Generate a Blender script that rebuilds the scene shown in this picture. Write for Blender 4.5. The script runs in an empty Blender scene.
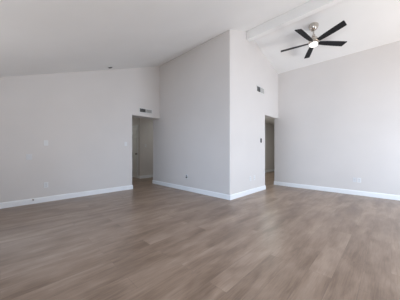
import bpy, bmesh, math, random
from mathutils import Vector, Matrix

random.seed(7)
scene = bpy.context.scene
COL = scene.collection
PI = math.pi
R = math.radians

# ------------------------------------------------------------------ camera
cam_data = bpy.data.cameras.new('camera')
cam_data.sensor_width = 36.0
cam_data.lens = 195.4 / 400.0 * 36.0
cam_data.shift_y = 0.2 / 400.0
cam_data.clip_start = 0.05
cam_data.clip_end = 100
cam = bpy.data.objects.new('camera', cam_data)
COL.objects.link(cam)
cam.location = (0.0, 0.0, 1.10)
cam.rotation_euler = (R(90), 0, R(44.35 - 90))
scene.camera = cam

# ------------------------------------------------------------------ world, lights, exposure
world = bpy.data.worlds.new('world')
scene.world = world
world.use_nodes = True
bg = world.node_tree.nodes['Background']
bg.inputs['Color'].default_value = (0.62, 0.78, 1.0, 1)
bg.inputs['Strength'].default_value = 1.0

def area(name, loc, direction, sx, sy, power, color, spread=180):
    d = bpy.data.lights.new(name, 'AREA')
    d.shape = 'RECTANGLE'
    d.size, d.size_y = sx, sy
    d.energy = power
    d.color = color
    d.spread = R(spread)
    o = bpy.data.objects.new(name, d)
    COL.objects.link(o)
    o.location = loc
    o.rotation_euler = Vector(direction).to_track_quat('-Z', 'Y').to_euler()
    return o

# added daylight fills just inside the invented openings behind and beside the camera
area('added_sky_fill_back', (4.3, -2.90, 1.20), (0, 1, -0.42), 2.1, 1.7, 80, (0.52, 0.73, 1.0), 130)  # added cool fill aimed at the middle wall
area('added_up_fill_back', (4.3, -2.85, 0.70), (0, 0.75, 0.75), 2.0, 1.1, 88, (1.0, 0.94, 0.89), 160)  # added warm fill tilted up to brighten the ceiling; no patio outside
area('added_sky_fill_side', (-1.10, -0.6, 1.35), (1, 0, -0.40), 2.0, 1.3, 47, (0.48, 0.71, 1.0), 130)  # added cool fill for the partition and right wall
area('added_up_fill_side', (-1.08, -0.6, 0.90), (0.75, 0, 0.65), 2.0, 0.8, 52, (1.0, 0.95, 0.90), 160)  # added upward fill; no yard outside
area('added_up_fill_left', (-1.08, 3.1, 0.80), (0.7, 0, 0.7), 1.0, 0.8, 11, (1.0, 0.96, 0.93), 160)  # added upward fill for the left part of the ceiling
area('added_sky_fill_left', (-1.10, 3.1, 1.25), (1, 0, -0.35), 1.0, 1.4, 14, (0.42, 0.66, 1.0), 95)  # added narrow cool fill for the floor at left
# added fills that brighten the hallway and the passage; no fixtures there
area('added_hall_fill', (5.0, 6.25, 2.42), (0, 0, -1), 0.3, 0.3, 5, (0.96, 1.0, 0.96))
area('added_hall_fill_far', (3.0, 8.3, 2.42), (0, 0, -1), 0.3, 0.3, 5, (0.96, 1.0, 0.96))
area('added_passage_fill', (7.6, 3.5, 2.42), (0, 0, -1), 0.3, 0.3, 18, (0.95, 1.0, 0.97))

scene.view_settings.view_transform = 'Standard'
scene.view_settings.look = 'None'
scene.view_settings.gamma = 1.0
scene.view_settings.use_curve_mapping = False
scene.view_settings.exposure = 0.03

# ------------------------------------------------------------------ materials
def principled(name, color, rough=0.5, metal=0.0):
    m = bpy.data.materials.new(name)
    m.use_nodes = True
    b = m.node_tree.nodes['Principled BSDF']
    b.inputs['Base Color'].default_value = (*color, 1)
    b.inputs['Roughness'].default_value = rough
    b.inputs['Metallic'].default_value = metal
    return m, m.node_tree, b

def paint(name, color, rough=0.6, bump=0.05, scale=90.0, vary=0.02):
    m, nt, b = principled(name, color, rough)
    N, L = nt.nodes, nt.links
    tc = N.new('ShaderNodeTexCoord')
    n1 = N.new('ShaderNodeTexNoise'); n1.inputs['Scale'].default_value = scale
    n1.inputs['Detail'].default_value = 3
    L.new(tc.outputs['Object'], n1.inputs['Vector'])
    bp = N.new('ShaderNodeBump'); bp.inputs['Strength'].default_value = bump
    bp.inputs['Distance'].default_value = 0.004
    L.new(n1.outputs['Fac'], bp.inputs['Height'])
    L.new(bp.outputs['Normal'], b.inputs['Normal'])
    n2 = N.new('ShaderNodeTexNoise'); n2.inputs['Scale'].default_value = 1.3
    n2.inputs['Detail'].default_value = 4
    L.new(tc.outputs['Object'], n2.inputs['Vector'])
    r = N.new('ShaderNodeValToRGB')
    r.color_ramp.elements[0].position = 0.3; r.color_ramp.elements[1].position = 0.7
    r.color_ramp.elements[0].color = (*[c * (1 - vary) for c in color], 1)
    r.color_ramp.elements[1].color = (*[min(1, c * (1 + vary)) for c in color], 1)
    L.new(n2.outputs['Fac'], r.inputs['Fac'])
    L.new(r.outputs['Color'], b.inputs['Base Color'])
    return m

M = {}
M['wall'] = paint('wall_paint', (0.69, 0.655, 0.63), 0.65, 0.06)
M['ceiling'] = paint('ceiling_paint', (0.84, 0.83, 0.815), 0.8, 0.12, 60)
M['trim'] = paint('trim_paint', (0.86, 0.87, 0.88), 0.35, 0.01)
M['door'] = paint('door_paint', (0.80, 0.80, 0.78), 0.4, 0.01)
M['plate'] = paint('plate_plastic', (0.76, 0.76, 0.76), 0.3, 0.0)
M['plate_painted'] = paint('painted_plate', (0.68, 0.68, 0.69), 0.5, 0.02)
M['vent'] = paint('vent_enamel', (0.70, 0.69, 0.67), 0.4, 0.0)
M['detector'] = paint('detector_plastic', (0.70, 0.69, 0.67), 0.4, 0.0)
M['dark'] = principled('dark_plastic', (0.008, 0.008, 0.009), 0.6)[0]
M['slot'] = principled('dark_slot', (0.03, 0.03, 0.03), 0.8)[0]
M['duct'] = principled('duct_shade', (0.035, 0.033, 0.03), 0.7)[0]
M['nickel'] = principled('brushed_nickel', (0.62, 0.57, 0.52), 0.25, 1.0)[0]
M['bronze'] = principled('dark_knob_metal', (0.06, 0.05, 0.04), 0.35, 0.8)[0]
M['sensor'] = principled('grey_sensor_plastic', (0.16, 0.155, 0.15), 0.6)[0]
M['rubber'] = principled('grey_rubber', (0.08, 0.08, 0.09), 0.7)[0]

def blade_mat():
    m, nt, b = principled('dark_blade_wood', (0.03, 0.03, 0.032), 0.6)
    b.inputs['Specular IOR Level'].default_value = 0.25
    N, L = nt.nodes, nt.links
    tc = N.new('ShaderNodeTexCoord'); mp = N.new('ShaderNodeMapping')
    mp.inputs['Scale'].default_value = (2, 40, 10)
    n = N.new('ShaderNodeTexNoise'); n.inputs['Scale'].default_value = 2.0
    L.new(tc.outputs['Object'], mp.inputs['Vector']); L.new(mp.outputs['Vector'], n.inputs['Vector'])
    r = N.new('ShaderNodeValToRGB')
    r.color_ramp.elements[0].color = (0.007, 0.007, 0.008, 1)
    r.color_ramp.elements[1].color = (0.016, 0.016, 0.018, 1)
    L.new(n.outputs['Fac'], r.inputs['Fac']); L.new(r.outputs['Color'], b.inputs['Base Color'])
    return m
M['blade'] = blade_mat()

def lamp_mat():
    m, nt, b = principled('lit_frosted_lens', (0.9, 0.9, 0.88), 0.4)
    b.inputs['Emission Color'].default_value = (1.0, 0.97, 0.92, 1)
    b.inputs['Emission Strength'].default_value = 1.0
    return m
M['lens'] = lamp_mat()

def glass_mat():
    m = bpy.data.materials.new('window_glass'); m.use_nodes = True
    nt = m.node_tree; N, L = nt.nodes, nt.links
    N.remove(N['Principled BSDF'])
    t = N.new('ShaderNodeBsdfTransparent'); g = N.new('ShaderNodeBsdfGlossy')
    g.inputs['Roughness'].default_value = 0.02
    mx = N.new('ShaderNodeMixShader'); mx.inputs[0].default_value = 0.06
    L.new(t.outputs[0], mx.inputs[1]); L.new(g.outputs[0], mx.inputs[2])
    L.new(mx.outputs[0], N['Material Output'].inputs['Surface'])
    return m
M['glass'] = glass_mat()

def floor_mat():
    m, nt, b = principled('oak_vinyl_planks', (0.3, 0.24, 0.2), 0.42)
    N, L = nt.nodes, nt.links
    tc = N.new('ShaderNodeTexCoord')
    br = N.new('ShaderNodeTexBrick')
    br.offset = 0.37; br.offset_frequency = 2; br.squash = 1.0
    br.inputs['Scale'].default_value = 1.0
    br.inputs['Brick Width'].default_value = 1.22
    br.inputs['Row Height'].default_value = 0.182
    br.inputs['Mortar Size'].default_value = 0.0009
    br.inputs['Mortar Smooth'].default_value = 0.1
    br.inputs['Color1'].default_value = (0, 0, 0, 1)
    br.inputs['Color2'].default_value = (1, 1, 1, 1)
    br.inputs['Mortar'].default_value = (0.5, 0.5, 0.5, 1)
    L.new(tc.outputs['Object'], br.inputs['Vector'])
    # random value per plank shifts the grain so planks differ
    cmb = N.new('ShaderNodeCombineXYZ')
    mul = N.new('ShaderNodeMath'); mul.operation = 'MULTIPLY'; mul.inputs[1].default_value = 0.55
    L.new(br.outputs['Color'], mul.inputs[0]); L.new(mul.outputs[0], cmb.inputs['Z'])
    L.new(mul.outputs[0], cmb.inputs['X'])
    add = N.new('ShaderNodeVectorMath'); add.operation = 'ADD'
    L.new(tc.outputs['Object'], add.inputs[0]); L.new(cmb.outputs[0], add.inputs[1])
    def noise(scale_vec, scale, detail, dist):
        mp = N.new('ShaderNodeMapping'); mp.inputs['Scale'].default_value = scale_vec
        L.new(add.outputs[0], mp.inputs['Vector'])
        n = N.new('ShaderNodeTexNoise'); n.inputs['Scale'].default_value = scale
        n.inputs['Detail'].default_value = detail; n.inputs['Distortion'].default_value = dist
        L.new(mp.outputs['Vector'], n.inputs['Vector'])
        return n.outputs['Fac']
    broad = noise((0.9, 5.5, 1), 1.3, 4, 0.5)
    fine = noise((3.0, 40.0, 1), 2.2, 5, 0.6)
    cloud = noise((1.6, 3.4, 1), 1.5, 5, 0.6)
    def math2(op, a, bb):
        n = N.new('ShaderNodeMath'); n.operation = op
        for i, v in enumerate((a, bb)):
            if isinstance(v, (int, float)): n.inputs[i].default_value = v
            else: L.new(v, n.inputs[i])
        return n.outputs[0]
    s = math2('MULTIPLY', broad, 0.42)
    s = math2('ADD', s, math2('MULTIPLY', fine, 0.22))
    s = math2('ADD', s, math2('MULTIPLY', cloud, 0.30))
    s = math2('ADD', s, math2('MULTIPLY', br.outputs['Color'], 0.06))
    r = N.new('ShaderNodeValToRGB')
    e = r.color_ramp.elements
    e[0].position = 0.38; e[0].color = (0.192, 0.128, 0.088, 1)
    e[1].position = 0.62; e[1].color = (0.388, 0.284, 0.214, 1)
    mid = r.color_ramp.elements.new(0.5); mid.color = (0.288, 0.201, 0.145, 1)
    L.new(s, r.inputs['Fac'])
    mx = N.new('ShaderNodeMix'); mx.data_type = 'RGBA'
    L.new(br.outputs['Fac'], mx.inputs['Factor'])
    L.new(r.outputs['Color'], mx.inputs[6]); mx.inputs[7].default_value = (0.17, 0.12, 0.09, 1)
    L.new(mx.outputs[2], b.inputs['Base Color'])
    rr = N.new('ShaderNodeMapRange')
    rr.inputs['To Min'].default_value = 0.27; rr.inputs['To Max'].default_value = 0.40
    L.new(fine, rr.inputs['Value']); L.new(rr.outputs[0], b.inputs['Roughness'])
    bp = N.new('ShaderNodeBump'); bp.inputs['Strength'].default_value = 0.12
    bp.inputs['Distance'].default_value = 0.003
    L.new(fine, bp.inputs['Height']); L.new(bp.outputs['Normal'], b.inputs['Normal'])
    b.inputs['Specular IOR Level'].default_value = 0.5
    return m
M['floor'] = floor_mat()

# ------------------------------------------------------------------ mesh helpers
def box(bm, lo, hi):
    lo = Vector(lo); hi = Vector(hi)
    mat = Matrix.Translation((lo + hi) / 2) @ Matrix.Diagonal((*(hi - lo), 1))
    return bmesh.ops.create_cube(bm, size=1, matrix=mat)['verts']

def prism(bm, pts, axis, a, b):
    """polygon pts in the plane across axis ('x': (y,z), 'y': (x,z), 'z': (x,y)) pushed from a to b"""
    def P(p, t):
        return {'x': (t, p[0], p[1]), 'y': (p[0], t, p[1]), 'z': (p[0], p[1], t)}[axis]
    v0 = [bm.verts.new(P(p, a)) for p in pts]
    v1 = [bm.verts.new(P(p, b)) for p in pts]
    n = len(pts)
    bm.faces.new(v0); bm.faces.new(v1[::-1])
    for i in range(n):
        bm.faces.new((v0[i], v1[i], v1[(i + 1) % n], v0[(i + 1) % n]))
    return v0 + v1

def lathe(bm, prof, seg=40, center=(0, 0, 0)):
    cx, cy, cz = center
    rings = []
    for r, z in prof:
        if r < 1e-6:
            rings.append([bm.verts.new((cx, cy, cz + z))])
        else:
            rings.append([bm.verts.new((cx + r * math.cos(2 * PI * k / seg), cy + r * math.sin(2 * PI * k / seg), cz + z)) for k in range(seg)])
    for A, B in zip(rings, rings[1:]):
        for k in range(seg):
            q = (k + 1) % seg
            if len(A) == 1 and len(B) == 1: continue
            if len(A) == 1: bm.faces.new((A[0], B[k], B[q]))
            elif len(B) == 1: bm.faces.new((A[k], A[q], B[0]))
            else: bm.faces.new((A[k], A[q], B[q], B[k]))

def obj(name, bm, mat, parent=None, bevel=0.0, smooth=False, seg=2):
    bmesh.ops.recalc_face_normals(bm, faces=bm.faces)
    me = bpy.data.meshes.new(name)
    bm.to_mesh(me); bm.free()
    me.materials.append(M[mat])
    o = bpy.data.objects.new(name, me)
    COL.objects.link(o)
    if parent: o.parent = parent
    if smooth:
        me.shade_smooth()
        try: me.set_sharp_from_angle(angle=R(40))
        except Exception: pass
    if bevel:
        md = o.modifiers.new('bevel', 'BEVEL'); md.width = bevel; md.segments = seg
        md.limit_method = 'ANGLE'; md.angle_limit = R(40)
    return o

def struct(name, bm, mat, label=None, **kw):
    o = obj(name, bm, mat, **kw)
    if not kw.get('parent'): o['kind'] = 'structure'
    if label: o['label'] = label
    return o

def thing(name, label, cat, loc, rotz=0.0, group=None):
    o = bpy.data.objects.new(name, None)
    o.empty_display_size = 0.05
    COL.objects.link(o)
    o.location = loc; o.rotation_euler = (0, 0, rotz)
    o['label'] = label; o['category'] = cat
    if group: o['group'] = group
    return o

def copy_tree(root, loc, rotz, label):
    r = root.copy(); COL.objects.link(r)
    r.location = loc; r.rotation_euler = (0, 0, rotz); r['label'] = label
    for ch in list(root.children):
        c = ch.copy(); COL.objects.link(c); c.parent = r
        for g in list(ch.children):
            d = g.copy(); COL.objects.link(d); d.parent = c
    return r

# ------------------------------------------------------------------ setting: main numbers (metres)
XL, XB, XD = -1.20, 3.55, 6.12        # side wall, partition, right wall
YN, YC, YA = -3.00, 2.54, 5.26        # wall behind camera, middle wall, left wall
XR, ZR = 4.28, 4.033                  # ridge
SL, SR = 0.363, 0.289                 # ceiling slopes
ZF = 2.44                             # flat part over the camera
XF = (ZF - 2.479) / SL
def cz(x):
    if x < XF: return ZF
    return 2.479 + SL * x if x <= XR else ZR - SR * (x - XR)

bm = bmesh.new()
box(bm, (XL - 0.3, YN - 0.3, -0.10), (11.0, 9.4, 0.0))
struct('floor', bm, 'floor')

bm = bmesh.new()
pr = [(XL - 0.15, ZF), (XF, ZF), (XR, ZR), (XD + 0.15, cz(XD + 0.15)), (XD + 0.15, ZR + 0.5), (XL - 0.15, ZR + 0.5)]
prism(bm, pr, 'y', YN - 0.15, YA + 0.40)
struct('ceiling', bm, 'ceiling')

bm = bmesh.new()
box(bm, (XR - 0.05, YN, 3.81), (XR + 0.08, YC, ZR))
bm_o = struct('trim_1', bm, 'ceiling', bevel=0.006)

E = 0.03   # walls run a little way up into the ceiling
# left wall, with the hallway opening and its deep header
bm = bmesh.new()
XO, ZO, YH = 2.622, 2.105, 5.65
prism(bm, [(XL - 0.12, 0), (XO, 0), (XO, ZO), (XB, ZO), (XB, cz(XB) + E), (XF, ZF + E), (XL - 0.12, ZF + E)], 'y', YA, YH)
struct('wall_left', bm, 'wall')

# partition facing left, with a rounded corner bead towards the room
RB = 0.022
bm = bmesh.new()
arc = [(XB + RB - RB * math.cos(t), YC + RB - RB * math.sin(t)) for t in [R(a) for a in range(0, 91, 10)]]
prism(bm, arc + [(XB + 0.12, YC), (XB + 0.12, YH), (XB, YH)], 'z', 0, cz(XB) + E)
struct('wall_partition', bm, 'wall')

# middle wall (faces the room), with opening at its right end
bm = bmesh.new()
XO2 = 5.219
prism(bm, [(XB + 0.12, 0), (XO2, 0), (XO2, 2.095), (XD, 2.095), (XD, cz(XD) + E), (XR, ZR + E), (XB + 0.12, cz(XB + 0.12) + E)], 'y', YC, YC + 0.12)
struct('wall_middle', bm, 'wall')

bm = bmesh.new()
box(bm, (XD, YN - 0.12, 0), (XD + 0.12, YC + 0.12, cz(XD) + E))
struct('wall_right', bm, 'wall')

# wall behind the camera, with sliding patio doors invented for the light
bm = bmesh.new()
WX0, WX1, WZ1 = 3.2, 5.4, 2.08
prism(bm, [(XL - 0.12, 0), (WX0, 0), (WX0, WZ1), (WX1, WZ1), (WX1, 0), (XD, 0), (XD, cz(XD) + E), (XR, ZR + E), (XF, ZF + E), (XL - 0.12, ZF + E)], 'y', YN - 0.12, YN)
struct('wall_behind', bm, 'wall')

# side wall at the far left of the camera with a big window invented for the light
SY0, SY1, SZ0, SZ1 = -1.7, 0.5, 0.45, 2.10
bm = bmesh.new()
box(bm, (XL - 0.12, YN, 0), (XL, SY0, ZF + E))
TY0, TY1, TZ1 = 2.55, 3.65, 2.05       # glazed side door, added to suit the light on the floor
box(bm, (XL - 0.12, SY1, 0), (XL, TY0, ZF + E))
box(bm, (XL - 0.12, TY1, 0), (XL, YA, ZF + E))
box(bm, (XL - 0.12, TY0, TZ1), (XL, TY1, ZF + E))
box(bm, (XL - 0.12, SY0, 0), (XL, SY1, SZ0))
box(bm, (XL - 0.12, SY0, SZ1), (XL, SY1, ZF + E))
struct('wall_side', bm, 'wall')

def window(name, axis, plane, a0, a1, z0, z1, mull):
    """frame + panes set in a wall opening; axis 'x' = the wall runs along x"""
    def B(bm, u0, u1, d0, d1, w0, w1):
        if axis == 'x': box(bm, (u0, plane + d0, w0), (u1, plane + d1, w1))
        else: box(bm, (plane + d0, u0, w0), (plane + d1, u1, w1))
    bm = bmesh.new()
    t = 0.05
    B(bm, a0, a0 + t, -0.1, -0.03, z0, z1); B(bm, a1 - t, a1, -0.1, -0.03, z0, z1)
    B(bm, a0, a1, -0.1, -0.03, z0, z0 + t); B(bm, a0, a1, -0.1, -0.03, z1 - t, z1)
    for u in mull: B(bm, u - t / 2, u + t / 2, -0.1, -0.03, z0, z1)
    w = struct(name, bm, 'trim')
    bm = bmesh.new()
    B(bm, a0 + t, a1 - t, -0.07, -0.06, z0 + t, z1 - t)
    obj('window_pane', bm, 'glass', w)
window('added_window_1', 'x', YN, WX0, WX1, 0.0, WZ1, [(WX0 + WX1) / 2])  # unseen openings, added to go with the daylight fills
window('added_window_2', 'y', XL, SY0, SY1, SZ0, SZ1, [(SY0 + SY1) / 2])
window('added_window_3', 'y', XL, TY0, TY1, 0.0, TZ1, [])

# ------------------------------------------------------------------ hallway beyond the left opening
HC = 2.44
HX, HY = 3.78, 6.93       # the corner where the hall turns
bm = bmesh.new(); box(bm, (HX, HY, 0), (6.1, HY + 0.12, HC)); struct('wall_hall_end', bm, 'wall')
DY0, DY1, DZ = 7.13, 7.89, 2.03
bm = bmesh.new()
prism(bm, [(HY + 0.12, 0), (DY0, 0), (DY0, DZ), (DY1, DZ), (DY1, 0), (9.2, 0), (9.2, HC), (HY + 0.12, HC)], 'x', HX, HX + 0.12)
struct('wall_hall_door_side', bm, 'wall')
bm = bmesh.new(); box(bm, (2.30, YH, 0), (2.42, 9.2, HC)); struct('wall_hall_left', bm, 'wall')
bm = bmesh.new(); box(bm, (2.30, 9.2, 0), (HX + 0.12, 9.32, HC)); struct('wall_hall_far', bm, 'wall')
bm = bmesh.new(); box(bm, (XB + 0.12, YH - 0.12, 0), (6.1, YH, HC)); struct('wall_hall_near', bm, 'wall')
bm = bmesh.new(); box(bm, (6.1, YH - 0.12, 0), (6.22, HY + 0.12, HC)); struct('wall_hall_right', bm, 'wall')
bm = bmesh.new(); box(bm, (2.30, YH, HC), (6.22, 9.32, HC + 0.1)); struct('ceiling_hall', bm, 'ceiling')

# the hall door: slab with raised panels and casing, knob
bm = bmesh.new()
box(bm, (HX + 0.015, DY0, 0.01), (HX + 0.05, DY1, DZ))
st = 0.11
for (y0, y1) in ((DY0 + st, (DY0 + DY1) / 2 - 0.04), ((DY0 + DY1) / 2 + 0.04, DY1 - st)):
    for (z0, z1) in ((0.22, 0.82), (1.0, 1.58), (1.68, 1.90)):
        fr = 0.02
        for b0, b1 in (((y0, z0), (y1, z0 + fr)), ((y0, z1 - fr), (y1, z1)), ((y0, z0), (y0 + fr, z1)), ((y1 - fr, z0), (y1, z1))):
            box(bm, (HX + 0.006, b0[0], b0[1]), (HX + 0.016, b1[0], b1[1]))
        box(bm, (HX + 0.009, y0 + 0.045, z0 + 0.045), (HX + 0.016, y1 - 0.045, z1 - 0.045))
door = struct('door_1', bm, 'door', 'white panelled hall door with dark round knob')
bm = bmesh.new()
cs = 0.06
box(bm, (HX - 0.015, DY0 - cs, 0), (HX, DY0, DZ + cs)); box(bm, (HX - 0.015, DY1, 0), (HX, DY1 + cs, DZ + cs))
box(bm, (HX - 0.015, DY0, DZ), (HX, DY1, DZ + cs))
obj('door_casing', bm, 'trim', door, bevel=0.003)
bm = bmesh.new()
lathe(bm, [(0, 0), (0.032, 0), (0.032, 0.008), (0.013, 0.012), (0.012, 0.035), (0.026, 0.042), (0.031, 0.055), (0.026, 0.068), (0, 0.072)], 24)
k = obj('door_knob', bm, 'bronze', door, smooth=True)
k.location = (HX + 0.015, DY0 + 0.065, 0.955); k.rotation_euler = (0, R(-90), 0)
k['label'] = 'dark round door knob'

# ------------------------------------------------------------------ passage beyond the right opening
PY = 4.42
bm = bmesh.new(); box(bm, (3.67, PY, 0), (10.6, PY + 0.12, HC)); struct('wall_passage_back', bm, 'wall')
bm = bmesh.new(); box(bm, (XD + 0.12, YC, 0), (10.6, YC + 0.12, HC)); struct('wall_passage_near', bm, 'wall')
bm = bmesh.new(); box(bm, (10.6, YC, 0), (10.72, PY + 0.12, HC)); struct('wall_passage_right', bm, 'wall')
bm = bmesh.new(); box(bm, (3.67, YC + 0.12, HC), (10.72, PY + 0.12, HC + 0.1)); struct('ceiling_passage', bm, 'ceiling')

# ------------------------------------------------------------------ baseboards
BH, BT = 0.112, 0.016
def bb_poly(name, path, mat='trim'):
    """path: list of (x, y) on the wall face; the room is on the LEFT of the walking direction"""
    bm = bmesh.new()
    n = len(path)
    P = [Vector((p[0], p[1], 0)) for p in path]
    offs = []
    for i in range(n):
        ds = []
        if i > 0: ds.append((P[i] - P[i - 1]).normalized())
        if i < n - 1: ds.append((P[i + 1] - P[i]).normalized())
        ns = [Vector((-d.y, d.x, 0)) for d in ds]
        offs.append(ns[0] if len(ns) == 1 else ns[0] + ns[1])
    prof = [(0, 0), (BT, 0), (BT, BH - 0.02), (BT - 0.005, BH - 0.006), (0.005, BH), (0, BH)]
    rings = [[bm.verts.new(P[i] + offs[i] * a + Vector((0, 0, b))) for a, b in prof] for i in range(n)]
    m = len(prof)
    for A, B in zip(rings, rings[1:]):
        for k in range(m):
            bm.faces.new((A[k], A[(k + 1) % m], B[(k + 1) % m], B[k]))
    bm.faces.new(rings[0]); bm.faces.new(rings[-1][::-1])
    return struct(name, bm, mat)
bb_poly('baseboard_left', [(XO, YH), (XO, YA), (XL, YA)])
bb_poly('baseboard_side', [(XL, YA), (XL, TY1)])
bb_poly('baseboard_side_near', [(XL, TY0), (XL, YN)])
bb_poly('baseboard_behind', [(XL, YN), (WX0, YN)])
bb_poly('baseboard_behind_right', [(WX1, YN), (XD, YN)])
bb_poly('baseboard_right', [(XD, YN), (XD, YC + 0.12), (XD + 0.6, YC + 0.12)])
bb_poly('baseboard_middle', [(XO2, YC + 0.12), (XO2, YC), (XB, YC), (XB, YH), (XB + 0.4, YH)])
bb_poly('baseboard_hall', [(6.1, HY), (HX, HY), (HX, DY0 - cs)])
bb_poly('baseboard_passage', [(10.6, PY), (3.67, PY)])

# ------------------------------------------------------------------ ceiling fan
FX, FY = 4.868, 1.23
fan = thing('ceiling_fan', 'five-blade ceiling fan with black blades, brushed nickel motor and lit white lens', 'ceiling fan', (FX, FY, 3.43))
def fz(z): return z - 3.43 if z > 3.7 else z - 3.455
top = cz(FX)
bm = bmesh.new()
# canopy: a dome whose rim meets the sloping ceiling
lathe(bm, [(0, -0.115), (0.03, -0.115), (0.06, -0.098), (0.085, -0.062), (0.098, -0.018), (0.099, 0.0), (0, 0.0)], 36)
can = obj('canopy', bm, 'nickel', fan, smooth=True)
can.location = (0, 0, fz(top)); can.rotation_euler = (0, math.atan(SR), 0)
bm = bmesh.new(); lathe(bm, [(0, 0), (0.0135, 0), (0.0135, 1), (0, 1)], 20)
for v in bm.verts: v.co.z = fz(3.66) + v.co.z * (top - 0.045 - 3.66)
obj('downrod', bm, 'nickel', fan, smooth=True)
bm = bmesh.new()
lathe(bm, [(0, fz(3.69)), (0.026, fz(3.69)), (0.032, fz(3.685)), (0.036, fz(3.645)), (0.062, fz(3.625)), (0.085, fz(3.60)), (0.094, fz(3.575)),
           (0.096, fz(3.515)), (0.090, fz(3.515)), (0, fz(3.515))], 48)
obj('motor_housing', bm, 'nickel', fan, smooth=True)
bm = bmesh.new()
lathe(bm, [(0, fz(3.515)), (0.090, fz(3.515)), (0.093, fz(3.508)), (0.093, fz(3.495)), (0.088, fz(3.488)), (0, fz(3.488))], 48)
obj('light_ring', bm, 'nickel', fan, smooth=True)
bm = bmesh.new()
lathe(bm, [(0, fz(3.488)), (0.084, fz(3.488)), (0.084, fz(3.462)), (0.077, fz(3.446)), (0.060, fz(3.435)), (0.035, fz(3.430)), (0, fz(3.429))], 48)
obj('light_lens', bm, 'lens', fan, smooth=True)
RT = 0.708
for k in range(5):
    ang = R(-117.0 + 72 * k)
    # blade: outline in (r, across), slanted tip
    bm = bmesh.new()
    out = [(0.11, -0.046), (0.30, -0.062), (0.55, -0.069), (RT - 0.012, -0.070), (RT, -0.060),
           (RT - 0.030, 0.058), (RT - 0.042, 0.066), (0.50, 0.066), (0.28, 0.059), (0.11, 0.044)]
    prism(bm, out, 'z', -0.004, 0.004)
    bl = obj('fan_blade', bm, 'blade', fan, bevel=0.002)
    # the clockwise edge is the raised one
    rot = Matrix.Rotation(R(3), 4, 'Y') @ Matrix.Rotation(ang, 4, 'Z') @ Matrix.Rotation(R(-14), 4, 'X')
    bl.matrix_local = Matrix.Translation((0, 0, fz(3.515))) @ rot
    bm = bmesh.new()
    prism(bm, [(0.070, -0.022), (0.13, -0.022), (0.19, -0.030), (0.20, -0.026), (0.20, 0.026), (0.19, 0.030), (0.13, 0.022), (0.070, 0.022)], 'z', 0.0045, 0.011)
    for r_, w_ in ((0.155, -0.014), (0.155, 0.014), (0.185, 0.0)):
        lathe(bm, [(0, 0.016), (0.004, 0.015), (0.005, 0.011), (0, 0.011)], 8, (r_, w_, 0))
    br = obj('blade_bracket', bm, 'nickel', fan, bevel=0.001)
    br.matrix_local = Matrix.Translation((0, 0, fz(3.515))) @ rot

# ------------------------------------------------------------------ air registers
def register(name, label, loc, rotz, w, h, a0, a1):
    """local frame: x along the wall, -y out of the wall, z up, origin at the bottom centre.
    left bank louvres open towards the room, right bank louvres turned the other way"""
    t = thing(name, label, 'air vent', loc, rotz)
    bm = bmesh.new()
    f = 0.022
    box(bm, (-w/2, -0.008, 0), (w/2, 0, f)); box(bm, (-w/2, -0.008, h - f), (w/2, 0, h))
    box(bm, (-w/2, -0.008, f), (-w/2 + f, 0, h - f)); box(bm, (w/2 - f, -0.008, f), (w/2, 0, h - f))
    box(bm, (-0.008, -0.008, f), (0.008, 0, h - f))
    obj('vent_frame', bm, 'vent', t)
    bm = bmesh.new(); box(bm, (-w/2 + f, -0.0015, f), (w/2 - f, -0.0005, h - f))  # thin dark sheet on the wall; its colour stands in for duct shade
    obj('duct_shade_sheet', bm, 'duct', t)
    for side, ang in ((-1, a0), (1, a1)):
        bm = bmesh.new()
        x0, x1 = (-w/2 + f, -0.008) if side < 0 else (0.008, w/2 - f)
        n = 11
        for i in range(n):
            xc = x0 + (x1 - x0) * (i + 0.5) / n
            vs = box(bm, (-0.0006, -0.0055, f), (0.0006, 0.0055, h - f))
            bmesh.ops.transform(bm, verts=vs, matrix=Matrix.Translation((xc, -0.005, 0)) @ Matrix.Rotation(R(ang), 4, 'Z'))
        obj('louver_bank', bm, 'vent', t)
    return t
register('air_vent', 'white louvred air register above the hallway opening at left', (3.056, YA, 2.205), 0, 0.44, 0.145, -31, 33)
register('air_vent', 'white louvred air register high on the bright middle wall under the beam', (4.95, YC, 2.645), 0, 0.43, 0.18, -60, 20)

# ------------------------------------------------------------------ wall plates (local frame: faces -y, origin = middle of plate)
def outlet(label, loc, rotz, group=None):
    t = thing('wall_outlet', label, 'outlet', loc, rotz, group)
    bm = bmesh.new(); box(bm, (-0.037, -0.006, -0.058), (0.037, 0, 0.058))
    obj('cover_plate', bm, 'plate', t, bevel=0.002)
    for z in (-0.021, 0.021):
        bm = bmesh.new()
        pts = [(0.017 * math.cos(a) , z + max(-0.013, min(0.013, 0.017 * math.sin(a)))) for a in [2 * PI * i / 24 for i in range(24)]]
        prism(bm, pts, 'y', -0.0085, -0.006)
        s = obj('socket', bm, 'plate_painted', t)
        bm = bmesh.new()
        box(bm, (-0.008, -0.0092, z), (-0.0055, -0.0085, z + 0.008)); box(bm, (0.0055, -0.0092, z), (0.008, -0.0085, z + 0.007))
        box(bm, (-0.002, -0.0092, z - 0.009), (0.002, -0.0085, z - 0.005))
        obj('slots', bm, 'slot', s)
    return t
def switch(label, loc, rotz, mat='plate', rmat='plate', name='light_switch'):
    t = thing(name, label, 'light switch', loc, rotz)
    bm = bmesh.new(); box(bm, (-0.037, -0.006, -0.058), (0.037, 0, 0.058))
    obj('cover_plate', bm, mat, t, bevel=0.002)
    bm = bmesh.new()
    prism(bm, [(-0.006, -0.033), (-0.0075, -0.033), (-0.0115, 0.033), (-0.006, 0.033)], 'x', -0.0165, 0.0165)
    obj('rocker', bm, rmat, t)
    return t
o1 = outlet('white outlet on left wall, low below the two pale plates', (0.684, YA, 0.358), 0)
copy_tree(o1, (4.415, YC, 0.385), 0, 'white outlet low on middle wall, left one of the close pair')
copy_tree(o1, (4.616, YC, 0.385), 0, 'white outlet low on middle wall, right one of the close pair')
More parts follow.
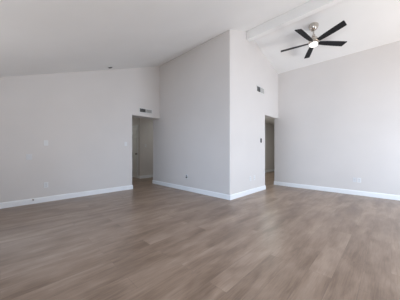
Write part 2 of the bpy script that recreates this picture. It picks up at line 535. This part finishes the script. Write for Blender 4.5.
copy_tree(o1, (XD, 0.555, 0.368), R(-90), 'white outlet low on right wall, right one of two side by side')
w1 = switch('white rocker switch on left wall beside the hallway opening', (2.434, YA, 1.272), 0)
copy_tree(w1, (4.012, HY, 1.286), 0, 'small rocker switch on end wall inside the dim hallway')
copy_tree(w1, (0.684, YA, 1.254), 0, 'white rocker switch alone at mid height on the left wall')
switch('dark wall switch beside the narrow opening on the middle wall', (4.982, YC, 1.365), 0, 'dark', 'dark')

# coaxial plate left of the outlet on the right wall
t = thing('cable_plate', 'greyish cable plate low on right wall, just left of the white outlet', 'wall plate', (XD, 0.640, 0.368), R(-90))
bm = bmesh.new(); box(bm, (-0.035, -0.005, -0.057), (0.035, 0, 0.057)); obj('cover_plate', bm, 'plate_painted', t, bevel=0.002)
bm = bmesh.new(); lathe(bm, [(0, 0), (0.0055, 0), (0.0055, 0.010), (0, 0.010)], 12)
k = obj('connector', bm, 'nickel', t); k.location = (0, -0.005, 0); k.rotation_euler = (R(90), 0, 0)

# blank painted plate
t = thing('blank_plate', 'blank plate painted wall grey, low left of the mid-height switch on left wall', 'wall plate', (0.41, YA, 0.962), 0)
bm = bmesh.new(); box(bm, (-0.045, -0.006, -0.058), (0.045, 0, 0.058)); obj('cover_plate', bm, 'plate_painted', t, bevel=0.002)
for z in (-0.042, 0.042):
    bm = bmesh.new(); lathe(bm, [(0, 0.002), (0.003, 0.0015), (0.004, 0), (0, 0)], 10)
    k = obj('screw', bm, 'plate', t); k.location = (0, -0.006, z); k.rotation_euler = (R(90), 0, 0)

# outlet on the partition with a dark plug and a short lead hanging up against the plate
t = copy_tree(o1, (XB, 3.964, 0.385), R(-90), 'white wall plate with a dark plug, low on the grey partition')
bm = bmesh.new()
vs = box(bm, (-0.017, -0.032, -0.036), (0.017, -0.0085, -0.004))
pl = obj('plug', bm, 'dark', t, bevel=0.004)
pl['label'] = 'dark plug pushed into the lower socket'
bm = bmesh.new()
path = [(0.0, -0.026, -0.010), (0.002, -0.030, 0.012), (0.004, -0.022, 0.035), (0.006, -0.014, 0.050)]
prev = None
for p in path:
    ring = [bm.verts.new((p[0] + 0.005 * math.cos(a), p[1] + 0.005 * math.sin(a), p[2])) for a in [2 * PI * i / 10 for i in range(10)]]
    if prev:
        for i in range(10): bm.faces.new((prev[i], prev[(i + 1) % 10], ring[(i + 1) % 10], ring[i]))
    else: bm.faces.new(ring)
    prev = ring
bm.faces.new(prev[::-1])
obj('lead', bm, 'dark', pl, smooth=True)

# door stop on the left baseboard
t = thing('door_stop', 'small grey spring door stop fixed to baseboard of the left wall', 'door stop', (0.472, YA - BT, 0.087), 0)
bm = bmesh.new(); lathe(bm, [(0, 0), (0.016, 0), (0.016, 0.004), (0.008, 0.008), (0, 0.008)], 16)
k = obj('base', bm, 'nickel', t, smooth=True); k.rotation_euler = (R(90), 0, 0)
bm = bmesh.new()
prof = [(0, 0.006)]
for i in range(14): prof += [(0.006, 0.006 + i * 0.0035), (0.0075, 0.0078 + i * 0.0035)]
prof += [(0, 0.056)]
lathe(bm, prof, 14)
k = obj('spring', bm, 'nickel', t); k.rotation_euler = (R(90), 0, 0)
bm = bmesh.new(); lathe(bm, [(0, 0.053), (0.009, 0.053), (0.010, 0.058), (0.009, 0.068), (0, 0.070)], 16)
k = obj('rubber_tip', bm, 'rubber', t, smooth=True); k.rotation_euler = (R(90), 0, 0)

# smoke detector on the sloping ceiling near the left wall
dx, dy = 1.898, 4.965
t = thing('smoke_detector', 'small round smoke detector on the sloping ceiling above left wall', 'smoke detector', (dx, dy, cz(dx)))
t.rotation_euler = (0, -math.atan(SL), 0)
bm = bmesh.new(); lathe(bm, [(0, 0), (0.062, 0), (0.062, -0.012), (0.055, -0.020), (0, -0.020)], 36)
obj('base', bm, 'detector', t, smooth=True)
bm = bmesh.new(); lathe(bm, [(0, -0.020), (0.046, -0.020), (0.044, -0.034), (0.030, -0.040), (0, -0.041)], 36)
k = obj('sensor_cap', bm, 'sensor', t, smooth=True); k['label'] = 'grey sensor cap'
